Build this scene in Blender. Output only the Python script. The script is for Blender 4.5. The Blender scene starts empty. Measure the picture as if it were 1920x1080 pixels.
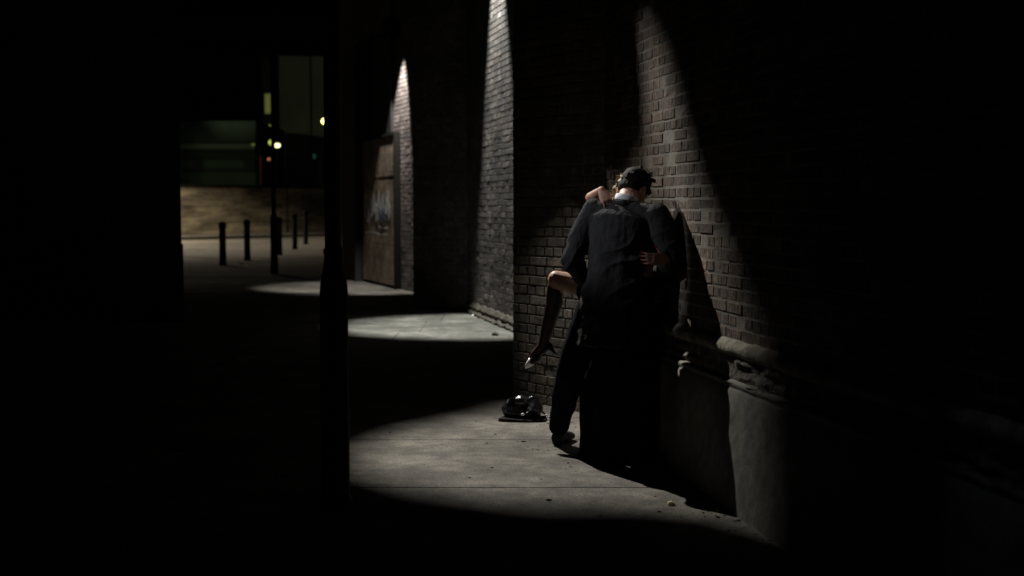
import bpy, bmesh, math, random
from mathutils import Vector, Matrix, noise
random.seed(7)
C = bpy.context.scene.collection
sc = bpy.context.scene
V = Vector
# ------------------------------------------------------------------ camera, world, exposure
FPX = 2400.0
cam_d = bpy.data.cameras.new('camera'); cam = bpy.data.objects.new('camera', cam_d); C.objects.link(cam)
sc.camera = cam
cam.location = (0, 0, 1.5)
cam.rotation_euler = (math.pi/2 - math.atan(155/FPX), 0, 0)
cam_d.sensor_width = 36; cam_d.lens = 36*FPX/1920
cam_d.clip_end = 2000
cam_d.dof.use_dof = True; cam_d.dof.focus_distance = 7.8; cam_d.dof.aperture_fstop = 1.9
w = bpy.data.worlds.new('World'); sc.world = w; w.use_nodes = True
wn = w.node_tree.nodes; wl = w.node_tree.links
bg = wn['Background']; bg.inputs['Color'].default_value = (.30, .36, .62, 1); bg.inputs['Strength'].default_value = .011
sc.view_settings.view_transform = 'Standard'; sc.view_settings.look = 'None'
sc.view_settings.exposure = 0; sc.view_settings.gamma = 1

# ------------------------------------------------------------------ lamps (each spot sits in a modelled fixture below)
def lamp_light(name, loc, aim, energy, half, blend, color, radius=.03, sx=1, sy=1, roll=0):
    d = bpy.data.lights.new(name, 'SPOT'); d.energy = energy; d.spot_size = 2*math.radians(half)
    d.spot_blend = blend; d.color = color; d.shadow_soft_size = radius
    o = bpy.data.objects.new(name, d); C.objects.link(o)
    q = (V(aim)-V(loc)).to_track_quat('-Z', 'Y')
    o.rotation_euler = (q.to_matrix() @ Matrix.Rotation(math.radians(roll), 3, 'Z')).to_euler()
    o.location = loc; o.scale = (sx, sy, 1)
    return o
def ang(L_, az, el, dist=6):
    az, el = math.radians(az), math.radians(el)
    return (L_[0]+math.sin(az)*math.cos(el)*dist, L_[1]-math.cos(az)*math.cos(el)*dist, L_[2]+math.sin(el)*dist)
LAMP3 = (-1.80, 11.40, 5.30); CEN3 = (34, -47); AIM3 = ang(LAMP3, *CEN3)
LAMP2 = (-.42, 16.22, 5.72); AIM2 = (-.50, 15.95, 0)
LAMP1 = (-2.08, 22.38, 4.58); AIM1 = (-2.55, 23.35, 0)
LAMP5 = (.30, 4.60, 4.60); AIM5 = (1.62, 3.92, -.05)
FILL_LAMP = (-5.2, 6.2, 4.60); FILL_AIM = (.44, 7.45, 1.42)  # unseen lamp added to light the back of the man
lamp_light('lamp_light', LAMP3, AIM3, 2500, 21.5, .8, (1, .95, .86), .017)
lamp_light('lamp_light', LAMP2, AIM2, 3500, 18.6, .55, (.96, 1, .94), .03)
lamp_light('lamp_light', LAMP1, AIM1, 1150, 25.5, .45, (1, .95, .88), .03)
lamp_light('lamp_light', LAMP5, AIM5, 11, 4.6, 1, (.8, .88, 1), .05)
lamp_light('lamp_light', FILL_LAMP, FILL_AIM, 720, 3.8, .9, (.93, .95, 1), .05)

# ------------------------------------------------------------------ helpers
def obj(name, verts_faces, m, parent=None, smooth=False, origin=None):
    me = bpy.data.meshes.new(name)
    if isinstance(verts_faces, bmesh.types.BMesh):
        verts_faces.normal_update(); verts_faces.to_mesh(me); verts_faces.free()
    elif isinstance(verts_faces, bpy.types.Mesh): me = verts_faces; me.name = name
    else: me.from_pydata(*verts_faces) if len(verts_faces) == 3 else me.from_pydata(verts_faces[0], [], verts_faces[1])
    base = V((0, 0, 0))
    if parent:
        p = parent
        while p: base += p.location; p = p.parent
    o = bpy.data.objects.new(name, me); C.objects.link(o)
    if parent: o.parent = parent; me.transform(Matrix.Translation(-base))
    elif origin: o.location = origin; me.transform(Matrix.Translation(-V(origin)))
    me.materials.clear(); me.materials.append(m)
    if smooth:
        for p in me.polygons: p.use_smooth = True
    return o
def tag(o, label=None, cat=None, group=None, kind=None):
    if label: o['label'] = label
    if cat: o['category'] = cat
    if group: o['group'] = group
    if kind: o['kind'] = kind
    return o
def thing(name, label, cat, loc, group=None):
    o = bpy.data.objects.new(name, None); C.objects.link(o); o.location = loc; o.empty_display_size = .1
    return tag(o, label, cat, group)
def prism(pts, z0, z1, bm=None):
    bm = bm or bmesh.new()
    a = [bm.verts.new((p[0], p[1], z0)) for p in pts]; b = [bm.verts.new((p[0], p[1], z1)) for p in pts]
    n = len(pts)
    bm.faces.new(a[::-1]); bm.faces.new(b)
    for i in range(n): bm.faces.new((a[i], a[(i+1) % n], b[(i+1) % n], b[i]))
    bmesh.ops.recalc_face_normals(bm, faces=bm.faces)
    return bm
def box(x0, x1, y0, y1, z0, z1, bm=None): return prism([(x0, y0), (x1, y0), (x1, y1), (x0, y1)], z0, z1, bm)
def lathe(prof, c, n=24, bm=None):
    bm = bm or bmesh.new(); rings = []
    for r, z in prof: rings.append([bm.verts.new((c[0]+r*math.cos(2*math.pi*i/n), c[1]+r*math.sin(2*math.pi*i/n), c[2]+z)) for i in range(n)])
    for a, b in zip(rings, rings[1:]):
        for i in range(n): bm.faces.new((a[i], a[(i+1) % n], b[(i+1) % n], b[i]))
    bm.faces.new(rings[0][::-1]); bm.faces.new(rings[-1])
    return bm
def frame(d, hint=None):
    d = d.normalized(); h = V(hint) if hint else (V((0, 0, 1)) if abs(d.z) < .9 else V((0, 1, 0)))
    x = (h - d*h.dot(d)).normalized(); return x, d.cross(x)
def loft(bm, pts, rad, hint=None, n=14, cap=True):
    """tube through pts; rad = r or (r along hint, r across)"""
    pts = [V(p) for p in pts]; rings = []
    for i, p in enumerate(pts):
        d = (pts[min(i+1, len(pts)-1)] - pts[max(i-1, 0)])
        x, y = frame(d, hint); r = rad[i] if isinstance(rad, (list, tuple)) and isinstance(rad[0], (list, tuple, float, int)) and not isinstance(rad, float) else rad
        rx, ry = r if isinstance(r, (list, tuple)) else (r, r)
        rings.append([bm.verts.new(p + x*rx*math.cos(2*math.pi*k/n) + y*ry*math.sin(2*math.pi*k/n)) for k in range(n)])
    for a, b in zip(rings, rings[1:]):
        for i in range(n): bm.faces.new((a[i], a[(i+1) % n], b[(i+1) % n], b[i]))
    if cap: bm.faces.new(rings[0][::-1]); bm.faces.new(rings[-1])
    return bm
def ell(bm, c, r, ax=None, seg=16):
    """ellipsoid; ax = 3 axis vectors"""
    M = Matrix.Identity(3)
    if ax: M = Matrix([V(a).normalized() for a in ax]).transposed()
    c = V(c); nv = seg//2+2; rings = []
    top = bm.verts.new(M @ V((0, 0, r[2])) + c); bot = bm.verts.new(M @ V((0, 0, -r[2])) + c)
    for j in range(1, nv):
        t = math.pi*j/nv; rings.append([bm.verts.new(M @ V((math.sin(t)*math.cos(2*math.pi*i/seg)*r[0], math.sin(t)*math.sin(2*math.pi*i/seg)*r[1], math.cos(t)*r[2])) + c) for i in range(seg)])
    for i in range(seg):
        k = (i+1) % seg; bm.faces.new((top, rings[0][i], rings[0][k])); bm.faces.new((bot, rings[-1][k], rings[-1][i]))
        for A, B in zip(rings, rings[1:]): bm.faces.new((A[i], B[i], B[k], A[k]))
def limb(bm, pts, rs, n=14):
    """tapered rounded chain: smooth through joints by spheres"""
    for i in range(len(pts)-1):
        loft(bm, [pts[i], V(pts[i]).lerp(V(pts[i+1]), .5), pts[i+1]], [rs[i], (rs[i]+rs[i+1])/2, rs[i+1]], n=n)
    for p, r in zip(pts, rs): ell(bm, p, (r, r, r), seg=12)
def remesh(bm, name, m, parent, voxel=.008, smooth=3, fold=None):
    me = bpy.data.meshes.new('tmp'); bm.to_mesh(me); bm.free()
    o = bpy.data.objects.new('tmp', me); C.objects.link(o)
    md = o.modifiers.new('r', 'REMESH'); md.mode = 'VOXEL'; md.voxel_size = voxel
    if smooth: s = o.modifiers.new('s', 'SMOOTH'); s.iterations = smooth; s.factor = .5
    dg = bpy.context.evaluated_depsgraph_get(); out = bpy.data.meshes.new_from_object(o.evaluated_get(dg))
    bpy.data.objects.remove(o)
    if fold:
        ns = [v.normal.copy() for v in out.vertices]
        for v, nn in zip(out.vertices, ns): v.co += nn*fold(v.co)
    r_o = obj(name, out, m, parent, smooth=True)
    return r_o

# ------------------------------------------------------------------ materials
def mat(name, col, rough=.85, metal=0, bump=None, vary=None, spec=.3, island=0, coat=0, grain=None):
    m = bpy.data.materials.new(name); m.use_nodes = True; N = m.node_tree.nodes; L = m.node_tree.links
    b = N['Principled BSDF']; b.inputs['Roughness'].default_value = rough; b.inputs['Metallic'].default_value = metal
    b.inputs['Specular IOR Level'].default_value = spec; b.inputs['Coat Weight'].default_value = coat
    tc = N.new('ShaderNodeTexCoord')
    cur = None
    def mul(a, bb):
        x = N.new('ShaderNodeMix'); x.data_type = 'RGBA'; x.blend_type = 'MULTIPLY'; x.inputs[0].default_value = 1
        L.new(a, x.inputs[6]); L.new(bb, x.inputs[7]); return x.outputs[2]
    rgb = N.new('ShaderNodeRGB'); rgb.outputs[0].default_value = (*col, 1); cur = rgb.outputs[0]
    for (scale, lo, hi, *tint) in (vary or []):
        n = N.new('ShaderNodeTexNoise'); n.inputs['Scale'].default_value = scale; n.inputs['Detail'].default_value = 6
        L.new(tc.outputs['Object'], n.inputs['Vector'])
        r = N.new('ShaderNodeValToRGB'); r.color_ramp.elements[0].position = .35; r.color_ramp.elements[1].position = .68
        t = tint[0] if tint else (1, 1, 1)
        r.color_ramp.elements[0].color = (lo*t[0], lo*t[1], lo*t[2], 1); r.color_ramp.elements[1].color = (hi, hi, hi, 1)
        L.new(n.outputs['Fac'], r.inputs['Fac']); cur = mul(cur, r.outputs['Color'])
    if island:
        g = N.new('ShaderNodeNewGeometry'); r = N.new('ShaderNodeValToRGB')
        cr = r.color_ramp; cr.elements[0].color = (1-island, 1-island, 1-island*.9, 1); cr.elements[1].color = (1+island, 1+island*.75, 1+island*.6, 1)
        e = cr.elements.new(.75); e.color = (1, .88, .82, 1)
        L.new(g.outputs['Random Per Island'], r.inputs['Fac']); cur = mul(cur, r.outputs['Color'])
    L.new(cur, b.inputs['Base Color'])
    if bump:
        prev = None
        for (scale, dist, *st) in bump:
            n = N.new('ShaderNodeTexNoise'); n.inputs['Scale'].default_value = scale; n.inputs['Detail'].default_value = 5
            src = tc.outputs['Object']
            if st:
                mp = N.new('ShaderNodeMapping'); mp.inputs['Scale'].default_value = st[0]; L.new(src, mp.inputs['Vector']); src = mp.outputs[0]
            L.new(src, n.inputs['Vector'])
            bp = N.new('ShaderNodeBump'); bp.inputs['Strength'].default_value = 1; bp.inputs['Distance'].default_value = dist
            L.new(n.outputs['Fac'], bp.inputs['Height'])
            if prev: L.new(prev, bp.inputs['Normal'])
            prev = bp.outputs['Normal']
        L.new(prev, b.inputs['Normal'])
    return m
def emis(name, col, strength):
    m = bpy.data.materials.new(name); m.use_nodes = True; b = m.node_tree.nodes['Principled BSDF']
    b.inputs['Base Color'].default_value = (.1, .1, .1, 1)
    b.inputs['Emission Color'].default_value = (*col, 1); b.inputs['Emission Strength'].default_value = strength
    return m
M = dict(
 brick=mat('sooty_brick', (.165, .130, .102), .92, vary=[(2.2, .5, 1.25), (9, .6, 1.2), (38, .55, 1.25)], island=.28, bump=[(26, .010, (2.2, 2.2, .45)), (9, .008), (120, .003)]),
 brick_far=mat('grey_brick', (.20, .185, .18), .85, vary=[(2.2, .55, 1.2), (25, .65, 1.2)], island=.35, bump=[(40, .002)]),
 mortar=mat('lime_mortar', (.27, .25, .22), .95, vary=[(4, .45, 1.1), (50, .6, 1.1)], bump=[(90, .004)]),
 render=mat('cement_render', (.21, .20, .18), .9, vary=[(2.5, .6, 1.15), (14, .75, 1.1), (60, .85, 1.1)], bump=[(14, .006), (110, .0015)]),
 stone=mat('stone_ledge', (.30, .28, .22), .9, vary=[(9, .45, 1.2), (50, .7, 1.1)], bump=[(22, .012), (100, .003)]),
 rough=mat('spalled_brick', (.13, .115, .10), .95, vary=[(14, .35, 1.3)], bump=[(26, .02), (90, .006)]),
 paving=mat('worn_concrete', (.17, .158, .138), .85, vary=[(.9, .5, 1.25), (3.3, .62, 1.2), (11, .7, 1.15), (70, .6, 1.25), (260, .65, 1.3)], bump=[(7, .006), (90, .003), (300, .0012)]),
 asphalt=mat('asphalt', (.075, .07, .06), .9, vary=[(.3, .6, 1.2), (3, .7, 1.1), (90, .7, 1.3)], bump=[(120, .004)]),
 roadfar=mat('street_tarmac', (.13, .115, .10), .9, vary=[(.25, .6, 1.2), (2, .7, 1.2)], bump=[(30, .01)]),
 brick_pale=mat('pale_brick', (.19, .178, .155), .9, vary=[(2.2, .6, 1.2), (9, .7, 1.2), (38, .6, 1.2)], island=.2, bump=[(30, .004), (120, .002)]),  # buttress brick, set paler than the alley wall
 beige=mat('beige_paint', (.62, .52, .38), .85, vary=[(3, .6, 1.1)], bump=[(20, .004)]),
 deck_black=mat('matte_black_iron', (.006, .006, .006), 1, spec=0, bump=[(20, .004)]),  # even matte black for the deck and girders
 near_black=mat('near_black_board', (.012, .012, .013), .8, bump=[(20, .004)]),
 concrete=mat('dark_concrete', (.09, .09, .09), .9, vary=[(2, .6, 1.1)], bump=[(20, .006)]),
 iron=mat('black_painted_iron', (.008, .008, .009), .6, metal=.0, spec=.2, bump=[(60, .001)]),
 bollard=mat('dull_black_iron', (.007, .007, .009), .95, spec=.05, bump=[(50, .001)]),
 suit=mat('navy_wool', (.036, .036, .038), .92, spec=.12, vary=[(7, .8, 1.15), (400, .7, 1.2)], bump=[(13, .022, (1.2, 1.2, .45)), (30, .005), (500, .0004)]),
 trouser=mat('black_wool', (.006, .006, .008), .95, spec=.05, bump=[(10, .005)]),
 skin=mat('skin', (.47, .28, .20), .55, spec=.45, vary=[(30, .85, 1.08, (1, .85, .8))], bump=[(200, .0004)]),
 stocking=mat('sheer_black_stocking', (.045, .018, .014), .5, spec=.3, vary=[(18, .25, 1.3)]),
 hair=mat('dark_hair', (.010, .008, .006), .7, spec=.12, bump=[(60, .006, (3, 3, .4))]),
 hairb=mat('fair_hair', (.30, .22, .11), .5, spec=.4, bump=[(60, .006, (3, 3, .4))]),
 dress=mat('black_dress', (.006, .006, .007), .8, spec=.1, bump=[(12, .004)]),
 shirt=mat('white_shirt', (.7, .7, .72), .8),
 shoe=mat('black_leather', (.010, .010, .011), .6, spec=.15, bump=[(30, .002)]),
 silver=mat('silver_leather', (.88, .88, .88), .28, metal=.1, spec=.9),
 bag=mat('shiny_black_leather', (.014, .014, .02), .22, spec=.6, coat=.3, bump=[(22, .008), (140, .001)]),
 nail=mat('red_nail', (.4, .01, .01), .3),
 rust=mat('rusty_board', (.37, .29, .215), .8, vary=[(2.5, .45, 1.2), (14, .6, 1.15)], bump=[(20, .004)]),
 white=mat('white_spray', (.8, .82, .84), .7, vary=[(12, .6, 1.1)]), blue=mat('blue_spray', (.08, .11, .22), .7),
 yellow=mat('yellow_spray', (.38, .35, .08), .7, vary=[(12, .3, 1.1)]),
 timber=mat('dark_timber', (.022, .02, .018), .95, spec=.05, bump=[(30, .003)]),
 paper=mat('crumpled_paper', (.75, .68, .45), .8), grit=mat('grit', (.06, .05, .04), .95), pale=mat('pale_scrap', (.8, .8, .78), .6),
 panel=mat('green_cladding', (.040, .056, .042), .8, vary=[(.5, .7, 1.1)]), tower=mat('grey_tower_render', (.16, .17, .13), .9, vary=[(.15, .6, 1.1)]),
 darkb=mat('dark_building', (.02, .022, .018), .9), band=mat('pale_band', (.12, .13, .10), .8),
 l_yel=emis('yellow_lamp_glass', (1, .93, .22), 6), l_wht=emis('pale_lamp_glass', (1, 1, .50), 2.6),
 l_grn=emis('yellow_green_glow', (.55, .68, .10), 1.0), l_dim=emis('dim_green_glow', (.30, .34, .07), .22),  # glow for lamp bulbs and for painted lamplight on the far wall
 l_red=emis('red_lamp_glass', (.9, .12, .02), .4), l_org=emis('orange_lamp', (1, .35, .12), .45), l_cyn=emis('green_signal', (.05, .35, .25), .07),
)

# ------------------------------------------------------------------ brick faces in real relief
def bricks(p0, p1, z0, z1, course=.070, ln=.215, gap=.010, relief=.007, jit=.0025, side=-1, seedv=0, drop=.012):
    """brick fronts along p0->p1; the face looks to `side` of the direction"""
    rnd = random.Random(seedv); p0 = V((*p0, 0)); p1 = V((*p1, 0)); u = (p1-p0); Lg = u.length; u.normalize()
    nrm = V((-u.y, u.x, 0))*side; vs = []; fs = []
    k = 0; z = z0
    while z < z1-.02:
        header = k % 2; step = (ln+gap)/2 if header else (ln+gap); s = -step*(.25 if header else .0) - rnd.random()*.01
        while s < Lg:
            a, b = max(s+gap/2, 0), min(s+step-gap/2, Lg)
            if b-a > .02:
                d = relief + rnd.uniform(-jit, jit)
                if rnd.random() < drop: d = -.004
                c = .004; zz0 = z+gap/2+rnd.uniform(-.0015, .0015); zz1 = min(z+course-gap/2+rnd.uniform(-.0015, .0015), z1)
                tl = [rnd.uniform(-jit, jit)*.6 for _ in range(4)]
                i = len(vs)
                for (q, h) in ((a, zz0), (b, zz0), (b, zz1), (a, zz1)): vs.append(p0+u*q+nrm*(-.004)+V((0, 0, h)))
                for j, (q, h) in enumerate(((a+c, zz0+c), (b-c, zz0+c), (b-c, zz1-c), (a+c, zz1-c))): vs.append(p0+u*q+nrm*(d+tl[j])+V((0, 0, h)))
                f = [(4, 5, 6, 7), (0, 1, 5, 4), (1, 2, 6, 5), (2, 3, 7, 6), (3, 0, 4, 7)]
                for t in f: fs.append(tuple(i+x for x in (t if side < 0 else t[::-1])))
            s += step
        z += course; k += 1
    return vs, fs
TOP = 6.3

# ------------------------------------------------------------------ setting: ground, paving, street
tag(obj('ground', box(-300, 300, -20, 500, -.30, -.012), M['asphalt']), kind='structure')
# concrete paving bays
bm = bmesh.new(); ys = [-1, 1.4, 2.75, 4.05, 5.40, 6.74, 8.13, 9.5, 10.9, 12.3, 13.7, 15.1, 16.5, 17.9, 19.3, 20.7, 21.75]
rnd = random.Random(3)
for i in range(len(ys)-1):
    xs = [-2.75, -.9 + rnd.uniform(-.5, .5), 3.2]
    if i < 9: xs = [-2.75, 3.2]
    for a, b in zip(xs, xs[1:]):
        g = .002; h = rnd.uniform(-.002, .002)
        vs = [bm.verts.new(q) for q in ((a+g, ys[i]+g, h-.03), (b-g, ys[i]+g, h-.03), (b-g, ys[i+1]-g, h-.03), (a+g, ys[i+1]-g, h-.03))]
        c = .003
        ts = [bm.verts.new(q) for q in ((a+g+c, ys[i]+g+c, h), (b-g-c, ys[i]+g+c, h), (b-g-c, ys[i+1]-g-c, h), (a+g+c, ys[i+1]-g-c, h))]
        bm.faces.new(ts)
        for k in range(4): bm.faces.new((vs[k], vs[(k+1) % 4], ts[(k+1) % 4], ts[k]))
bmesh.ops.recalc_face_normals(bm, faces=bm.faces)
tag(obj('pavement', bm, M['paving']), kind='structure')
tag(obj('kerb', box(-2.95, -2.76, -1, 21.75, -.1, .004), M['concrete']), kind='structure')
tag(obj('side_pavement', box(-7, 2.5, 21.80, 25.6, -.1, .0), M['paving']), kind='structure')
tag(obj('street', prism([(-60, 27), (30, 27), (30, 120), (-60, 120)], -.08, -.004), M['roadfar']), kind='structure')
gwA, gwB = V((-22.0, 53.0)), V((-2.0, 79.0))   # garden wall line
def offs(p, q, d): n = V((-(q-p).y, (q-p).x)).normalized(); return p+n*d, q+n*d
a1, b1 = offs(gwA, gwB, -4.2)
tag(obj('far_pavement', prism([tuple(gwA), tuple(gwB), tuple(b1), tuple(a1)], -.05, .10), M['roadfar']), kind='structure')
a2, b2 = offs(a1, b1, -.35)
tag(obj('far_kerb', prism([tuple(a1), tuple(b1), tuple(b2), tuple(a2)], -.05, .13), M['stone']), kind='structure')

# ------------------------------------------------------------------ near wall
DX = -.183
def nwx(y, off=0): return 1.11 + off + DX*(y-6.49)
nw = thing('brick_wall', 'rough brick alley wall with stone ledge over a grey rendered plinth, right of the couple', 'wall', (nwx(6), 6, 0))
obj('brick_face', bricks((nwx(3.0), 3.0), (nwx(9.02), 9.02), .82, TOP, course=.0655, relief=.0025, jit=.0022, side=1, seedv=1, drop=.03), M['brick'], nw)
obj('mortar_core', prism([(nwx(3.0), 3.0), (nwx(9.02), 9.02), (nwx(9.02)+.6, 9.1), (nwx(3.0)+.6, 3.0)], .80, TOP), M['mortar'], nw)
def strip_profile(prof, y0, y1, n, jit, seedv, uvjit=.03):
    bm = bmesh.new(); rows = []
    for i in range(n+1):
        y = y0+(y1-y0)*i/n
        rows.append([bm.verts.new((nwx(y, o) + noise.noise(V((y*9, o*30, z*20+seedv)))*jit, y, z + noise.noise(V((y*7, z*13, seedv)))*jit*.8)) for o, z in prof])
    for a, b in zip(rows, rows[1:]):
        for k in range(len(prof)-1): bm.faces.new((a[k], a[k+1], b[k+1], b[k]))
    bmesh.ops.recalc_face_normals(bm, faces=bm.faces)
    return bm
obj('ledge', strip_profile([(.10, .832), (-.004, .828), (-.030, .806), (-.042, .790), (-.040, .768), (-.028, .748), (.12, .745)], 3.0, 9.02, 260, .009, 2), M['stone'], nw, smooth=True)
obj('spalled_course', strip_profile([(.10, .760), (-.018, .752), (-.024, .72), (-.016, .69), (-.028, .66), (-.020, .632), (-.036, .62), (.1, .61)], 3.0, 9.02, 420, .018, 5), M['rough'], nw, smooth=False)
obj('plinth', strip_profile([(.12, .632), (-.030, .628), (-.042, .618), (-.044, .606), (-.036, .598), (-.040, .588), (-.050, .578), (-.058, .45), (-.075, .2), (-.10, -.01)], 3.0, 9.02, 240, .006, 9), M['render'], nw, smooth=True)
# splayed buttress
b1t = thing('brick_buttress', 'splayed brick buttress behind the couple and the handbag', 'buttress', (.3, 9.6, 0))
P0, P1 = (.008, 9.92), (nwx(9.0), 9.0)
obj('brick_face', bricks(P0, P1, 0.0, TOP, course=.0745, side=-1, seedv=11, relief=.003, jit=.0015), M['brick_pale'], b1t)
obj('mortar_core', prism([(P0[0]+.004, P0[1]+.003), P1, (2.6, 9.0), (2.6, 10.6), (P0[0]+.25, P0[1]+.5)], -.05, TOP), M['mortar'], b1t)
# recessed bay wall
def w2x(y): return -.6-.233*(y-18)
w2 = thing('brick_wall', 'tall grey brick wall of the middle bay, lit brightest at its top', 'wall', (w2x(16), 16, 0))
obj('brick_face', bricks((w2x(10.5), 10.5), (w2x(18.3), 18.3), .10, TOP, course=.0775, side=1, seedv=21, relief=.004, jit=.0014), M['brick_far'], w2)
obj('mortar_core', prism([(w2x(10.5), 10.5), (w2x(18.3), 18.3), (3.2, 18.3), (3.2, 10.5)], -.05, TOP), M['mortar'], w2)
bm = bmesh.new(); n = 150; rows = []
for i in range(n+1):
    y = 11.0+6.9*i/n
    rows.append([bm.verts.new((w2x(y)-o+noise.noise(V((y*6, o*40, z*20)))*.016, y, z+noise.noise(V((y*8, z*9, 3)))*.02)) for o, z in ((-.02, .17), (.02, .15), (.05, .10), (.04, .06), (.08, .03), (.08, -.02))])
for a, b in zip(rows, rows[1:]):
    for k in range(5): bm.faces.new((a[k], a[k+1], b[k+1], b[k]))
bmesh.ops.recalc_face_normals(bm, faces=bm.faces)
obj('crumbling_footing', bm, M['grit'], w2)
# second buttress
b2t = thing('brick_buttress', 'dark brick buttress between the middle bay and the boarded door', 'buttress', (-1, 18.5, 0))
Q0, Q1 = (-1.46, 18.92), (-.53, 18.02)
obj('brick_face', bricks(Q0, Q1, 0, TOP, course=.0745, side=-1, seedv=31), M['brick_far'], b2t)
obj('mortar_core', prism([(Q0[0]+.004, Q0[1]+.003), Q1, (3.2, 18.32), (3.2, 20), (-1.3, 20)], -.05, TOP), M['mortar'], b2t)
# door wall
def w1x(y): return -1.70-.36*(y-22.1)
w1 = thing('brick_wall', 'narrow strip of pale brick wall beside the graffitied door', 'wall', (w1x(23), 23, 0))
obj('brick_face', bricks((w1x(20.1), 20.1), (w1x(27.6), 27.6), 0, TOP, course=.0745, side=1, seedv=41), M['brick_far'], w1)
obj('mortar_core', prism([(w1x(20.1), 20.1), (w1x(27.6), 27.6), (3, 27.6), (3, 20.1)], -.05, TOP), M['mortar'], w1)
# door on that wall, spans px 690..750
dr = thing('boarded_door', 'tall rusty brown boarded door covered in white and blue graffiti', 'door', (w1x(24), 24, 0))
ud = V((w1x(25.25)-w1x(22.9), 25.25-22.9, 0)).normalized(); nd = V((-ud.y, ud.x, 0)); dO = V((w1x(22.9), 22.9, 0)); DL = 2.42
def onwall(s, z, d): return dO+ud*s+nd*d+V((0, 0, z))
def slab(bm, s0, s1, z0, z1, d0, d1):
    v = [bm.verts.new(onwall(s, z, d)) for d in (d0, d1) for (s, z) in ((s0, z0), (s1, z0), (s1, z1), (s0, z1))]
    for f in ((0, 1, 2, 3), (7, 6, 5, 4), (0, 4, 5, 1), (1, 5, 6, 2), (2, 6, 7, 3), (3, 7, 4, 0)): bm.faces.new([v[i] for i in f])
    bmesh.ops.recalc_face_normals(bm, faces=bm.faces); return bm
for (z0, z1) in ((.06, .775), (.782, 2.022), (2.030, 2.74)):
    obj('board', slab(bmesh.new(), .04, DL, z0, z1, .02, .115+.004*(z0 > 1)), M['rust'], dr)
fb = bmesh.new(); slab(fb, -.05, .03, .0, 2.80, .015, .125); slab(fb, DL+.01, DL+.09, .0, 2.80, .015, .135); slab(fb, .035, DL+.005, 2.75, 2.80, .015, .132)
obj('door_frame', fb, M['timber'], dr)
obj('shade_panel_top', slab(bmesh.new(), .42, DL+.09, 2.82, 4.6, .015, .06), M['near_black'], dr)  # added near-black panel, stands in for unlit wall over the door
obj('shade_panel_side', slab(bmesh.new(), DL+.10, DL+1.3, 0, 4.6, .015, .26), M['near_black'], dr)  # added near-black panel, stands in for shade beside the door
def stroke(bm, pts, wd, d=.126):
    sm = []
    for i in range(len(pts)-1):
        p = [pts[max(i-1, 0)], pts[i], pts[i+1], pts[min(i+2, len(pts)-1)]]
        for k in range(6):
            t = k/6; sm.append(tuple(.5*((2*p[1][j])+(-p[0][j]+p[2][j])*t+(2*p[0][j]-5*p[1][j]+4*p[2][j]-p[3][j])*t*t+(-p[0][j]+3*p[1][j]-3*p[2][j]+p[3][j])*t**3) for j in (0, 1)))
    sm.append(pts[-1]); prev = None
    for i, (s, z) in enumerate(sm):
        q = sm[min(i+1, len(sm)-1)]; r = sm[max(i-1, 0)]; t = V((q[0]-r[0], q[1]-r[1])).normalized() if q != r else V((1, 0)); nx = V((-t.y, t.x))
        ww = wd*(.6+.4*math.sin(i*.7+s))
        a = bm.verts.new(onwall(s+nx.x*ww, z+nx.y*ww, d)); b = bm.verts.new(onwall(s-nx.x*ww, z-nx.y*ww, d))
        if prev: bm.faces.new((prev[0], prev[1], b, a))
        prev = (a, b)
rg = random.Random(5)
g1, g2, g3 = bmesh.new(), bmesh.new(), bmesh.new()
for k, s in enumerate((.35, .62, .95, 1.25, 1.55, 1.9, 2.15)):
    zb = 1.20+.05*math.sin(k*2); pts = [(s+rg.uniform(-.16, .16), zb+rg.uniform(.1, .62)*(j % 2) + rg.uniform(0, .12)) for j in range(6)]
    stroke(g1, pts, .038, .1235+.0003*k)
stroke(g1, [(.5, .98), (1.0, .96), (1.6, 1.0), (2.2, .97)], .016, .1265)
stroke(g1, [(.4, 1.1), (.9, 1.08), (1.1, 1.12)], .016, .1268)
for k in range(3): stroke(g2, [(.55+.1*k, 1.28+.08*k), (.8, 1.38-.1*k), (.95, 1.22+.1*k)], .035, .127+.0003*k)
stroke(g3, [(.45, 1.75), (.7, 1.95), (.95, 1.7), (1.2, 1.9), (1.0, 2.2), (1.4, 2.35), (1.2, 1.9), (1.6, 1.7), (1.9, 2.0), (1.7, 1.55), (2.1, 1.5)], .020, .128)
obj('white_graffiti', g1, M['white'], dr); obj('blue_graffiti', g2, M['blue'], dr); obj('yellow_graffiti', g3, M['yellow'], dr)

# far right pier with rain pipe
fp = thing('brick_pier', 'pale street-side pier with a rain pipe, just right of the thick lamp post', 'pier', (-4.3, 33, 0))
obj('wall', prism([(-4.44, 33.9), (-4.09, 32.9), (2, 32.9), (2, 36), (-4.44, 36)], -.05, TOP), M['beige'], fp)
obj('dark_sheet', box(-4.06, 1, 32.80, 32.89, 0, TOP), M['near_black'], fp)  # near-black sheet across the pier front
rp = thing('rain_pipe', 'thin dark rain pipe running down the pale street-side pier', 'pipe', (-4.12, 32.7, 0))
bm = bmesh.new(); loft(bm, [(-4.12, 32.72, .35), (-4.12, 32.72, 5.9)], .055, n=10); obj('pipe', bm, M['iron'], rp, smooth=True)
bm = bmesh.new(); loft(bm, [(-4.12, 32.72, .45), (-4.14, 32.68, .25), (-4.26, 32.5, .12)], .075, n=10); obj('shoe', bm, M['iron'], rp, smooth=True)
for z in (.9, 2.7, 4.5): bm = bmesh.new(); loft(bm, [(-4.12, 32.72, z), (-4.12, 32.72, z+.07)], .072, n=10); obj('bracket', bm, M['iron'], rp)

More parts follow.
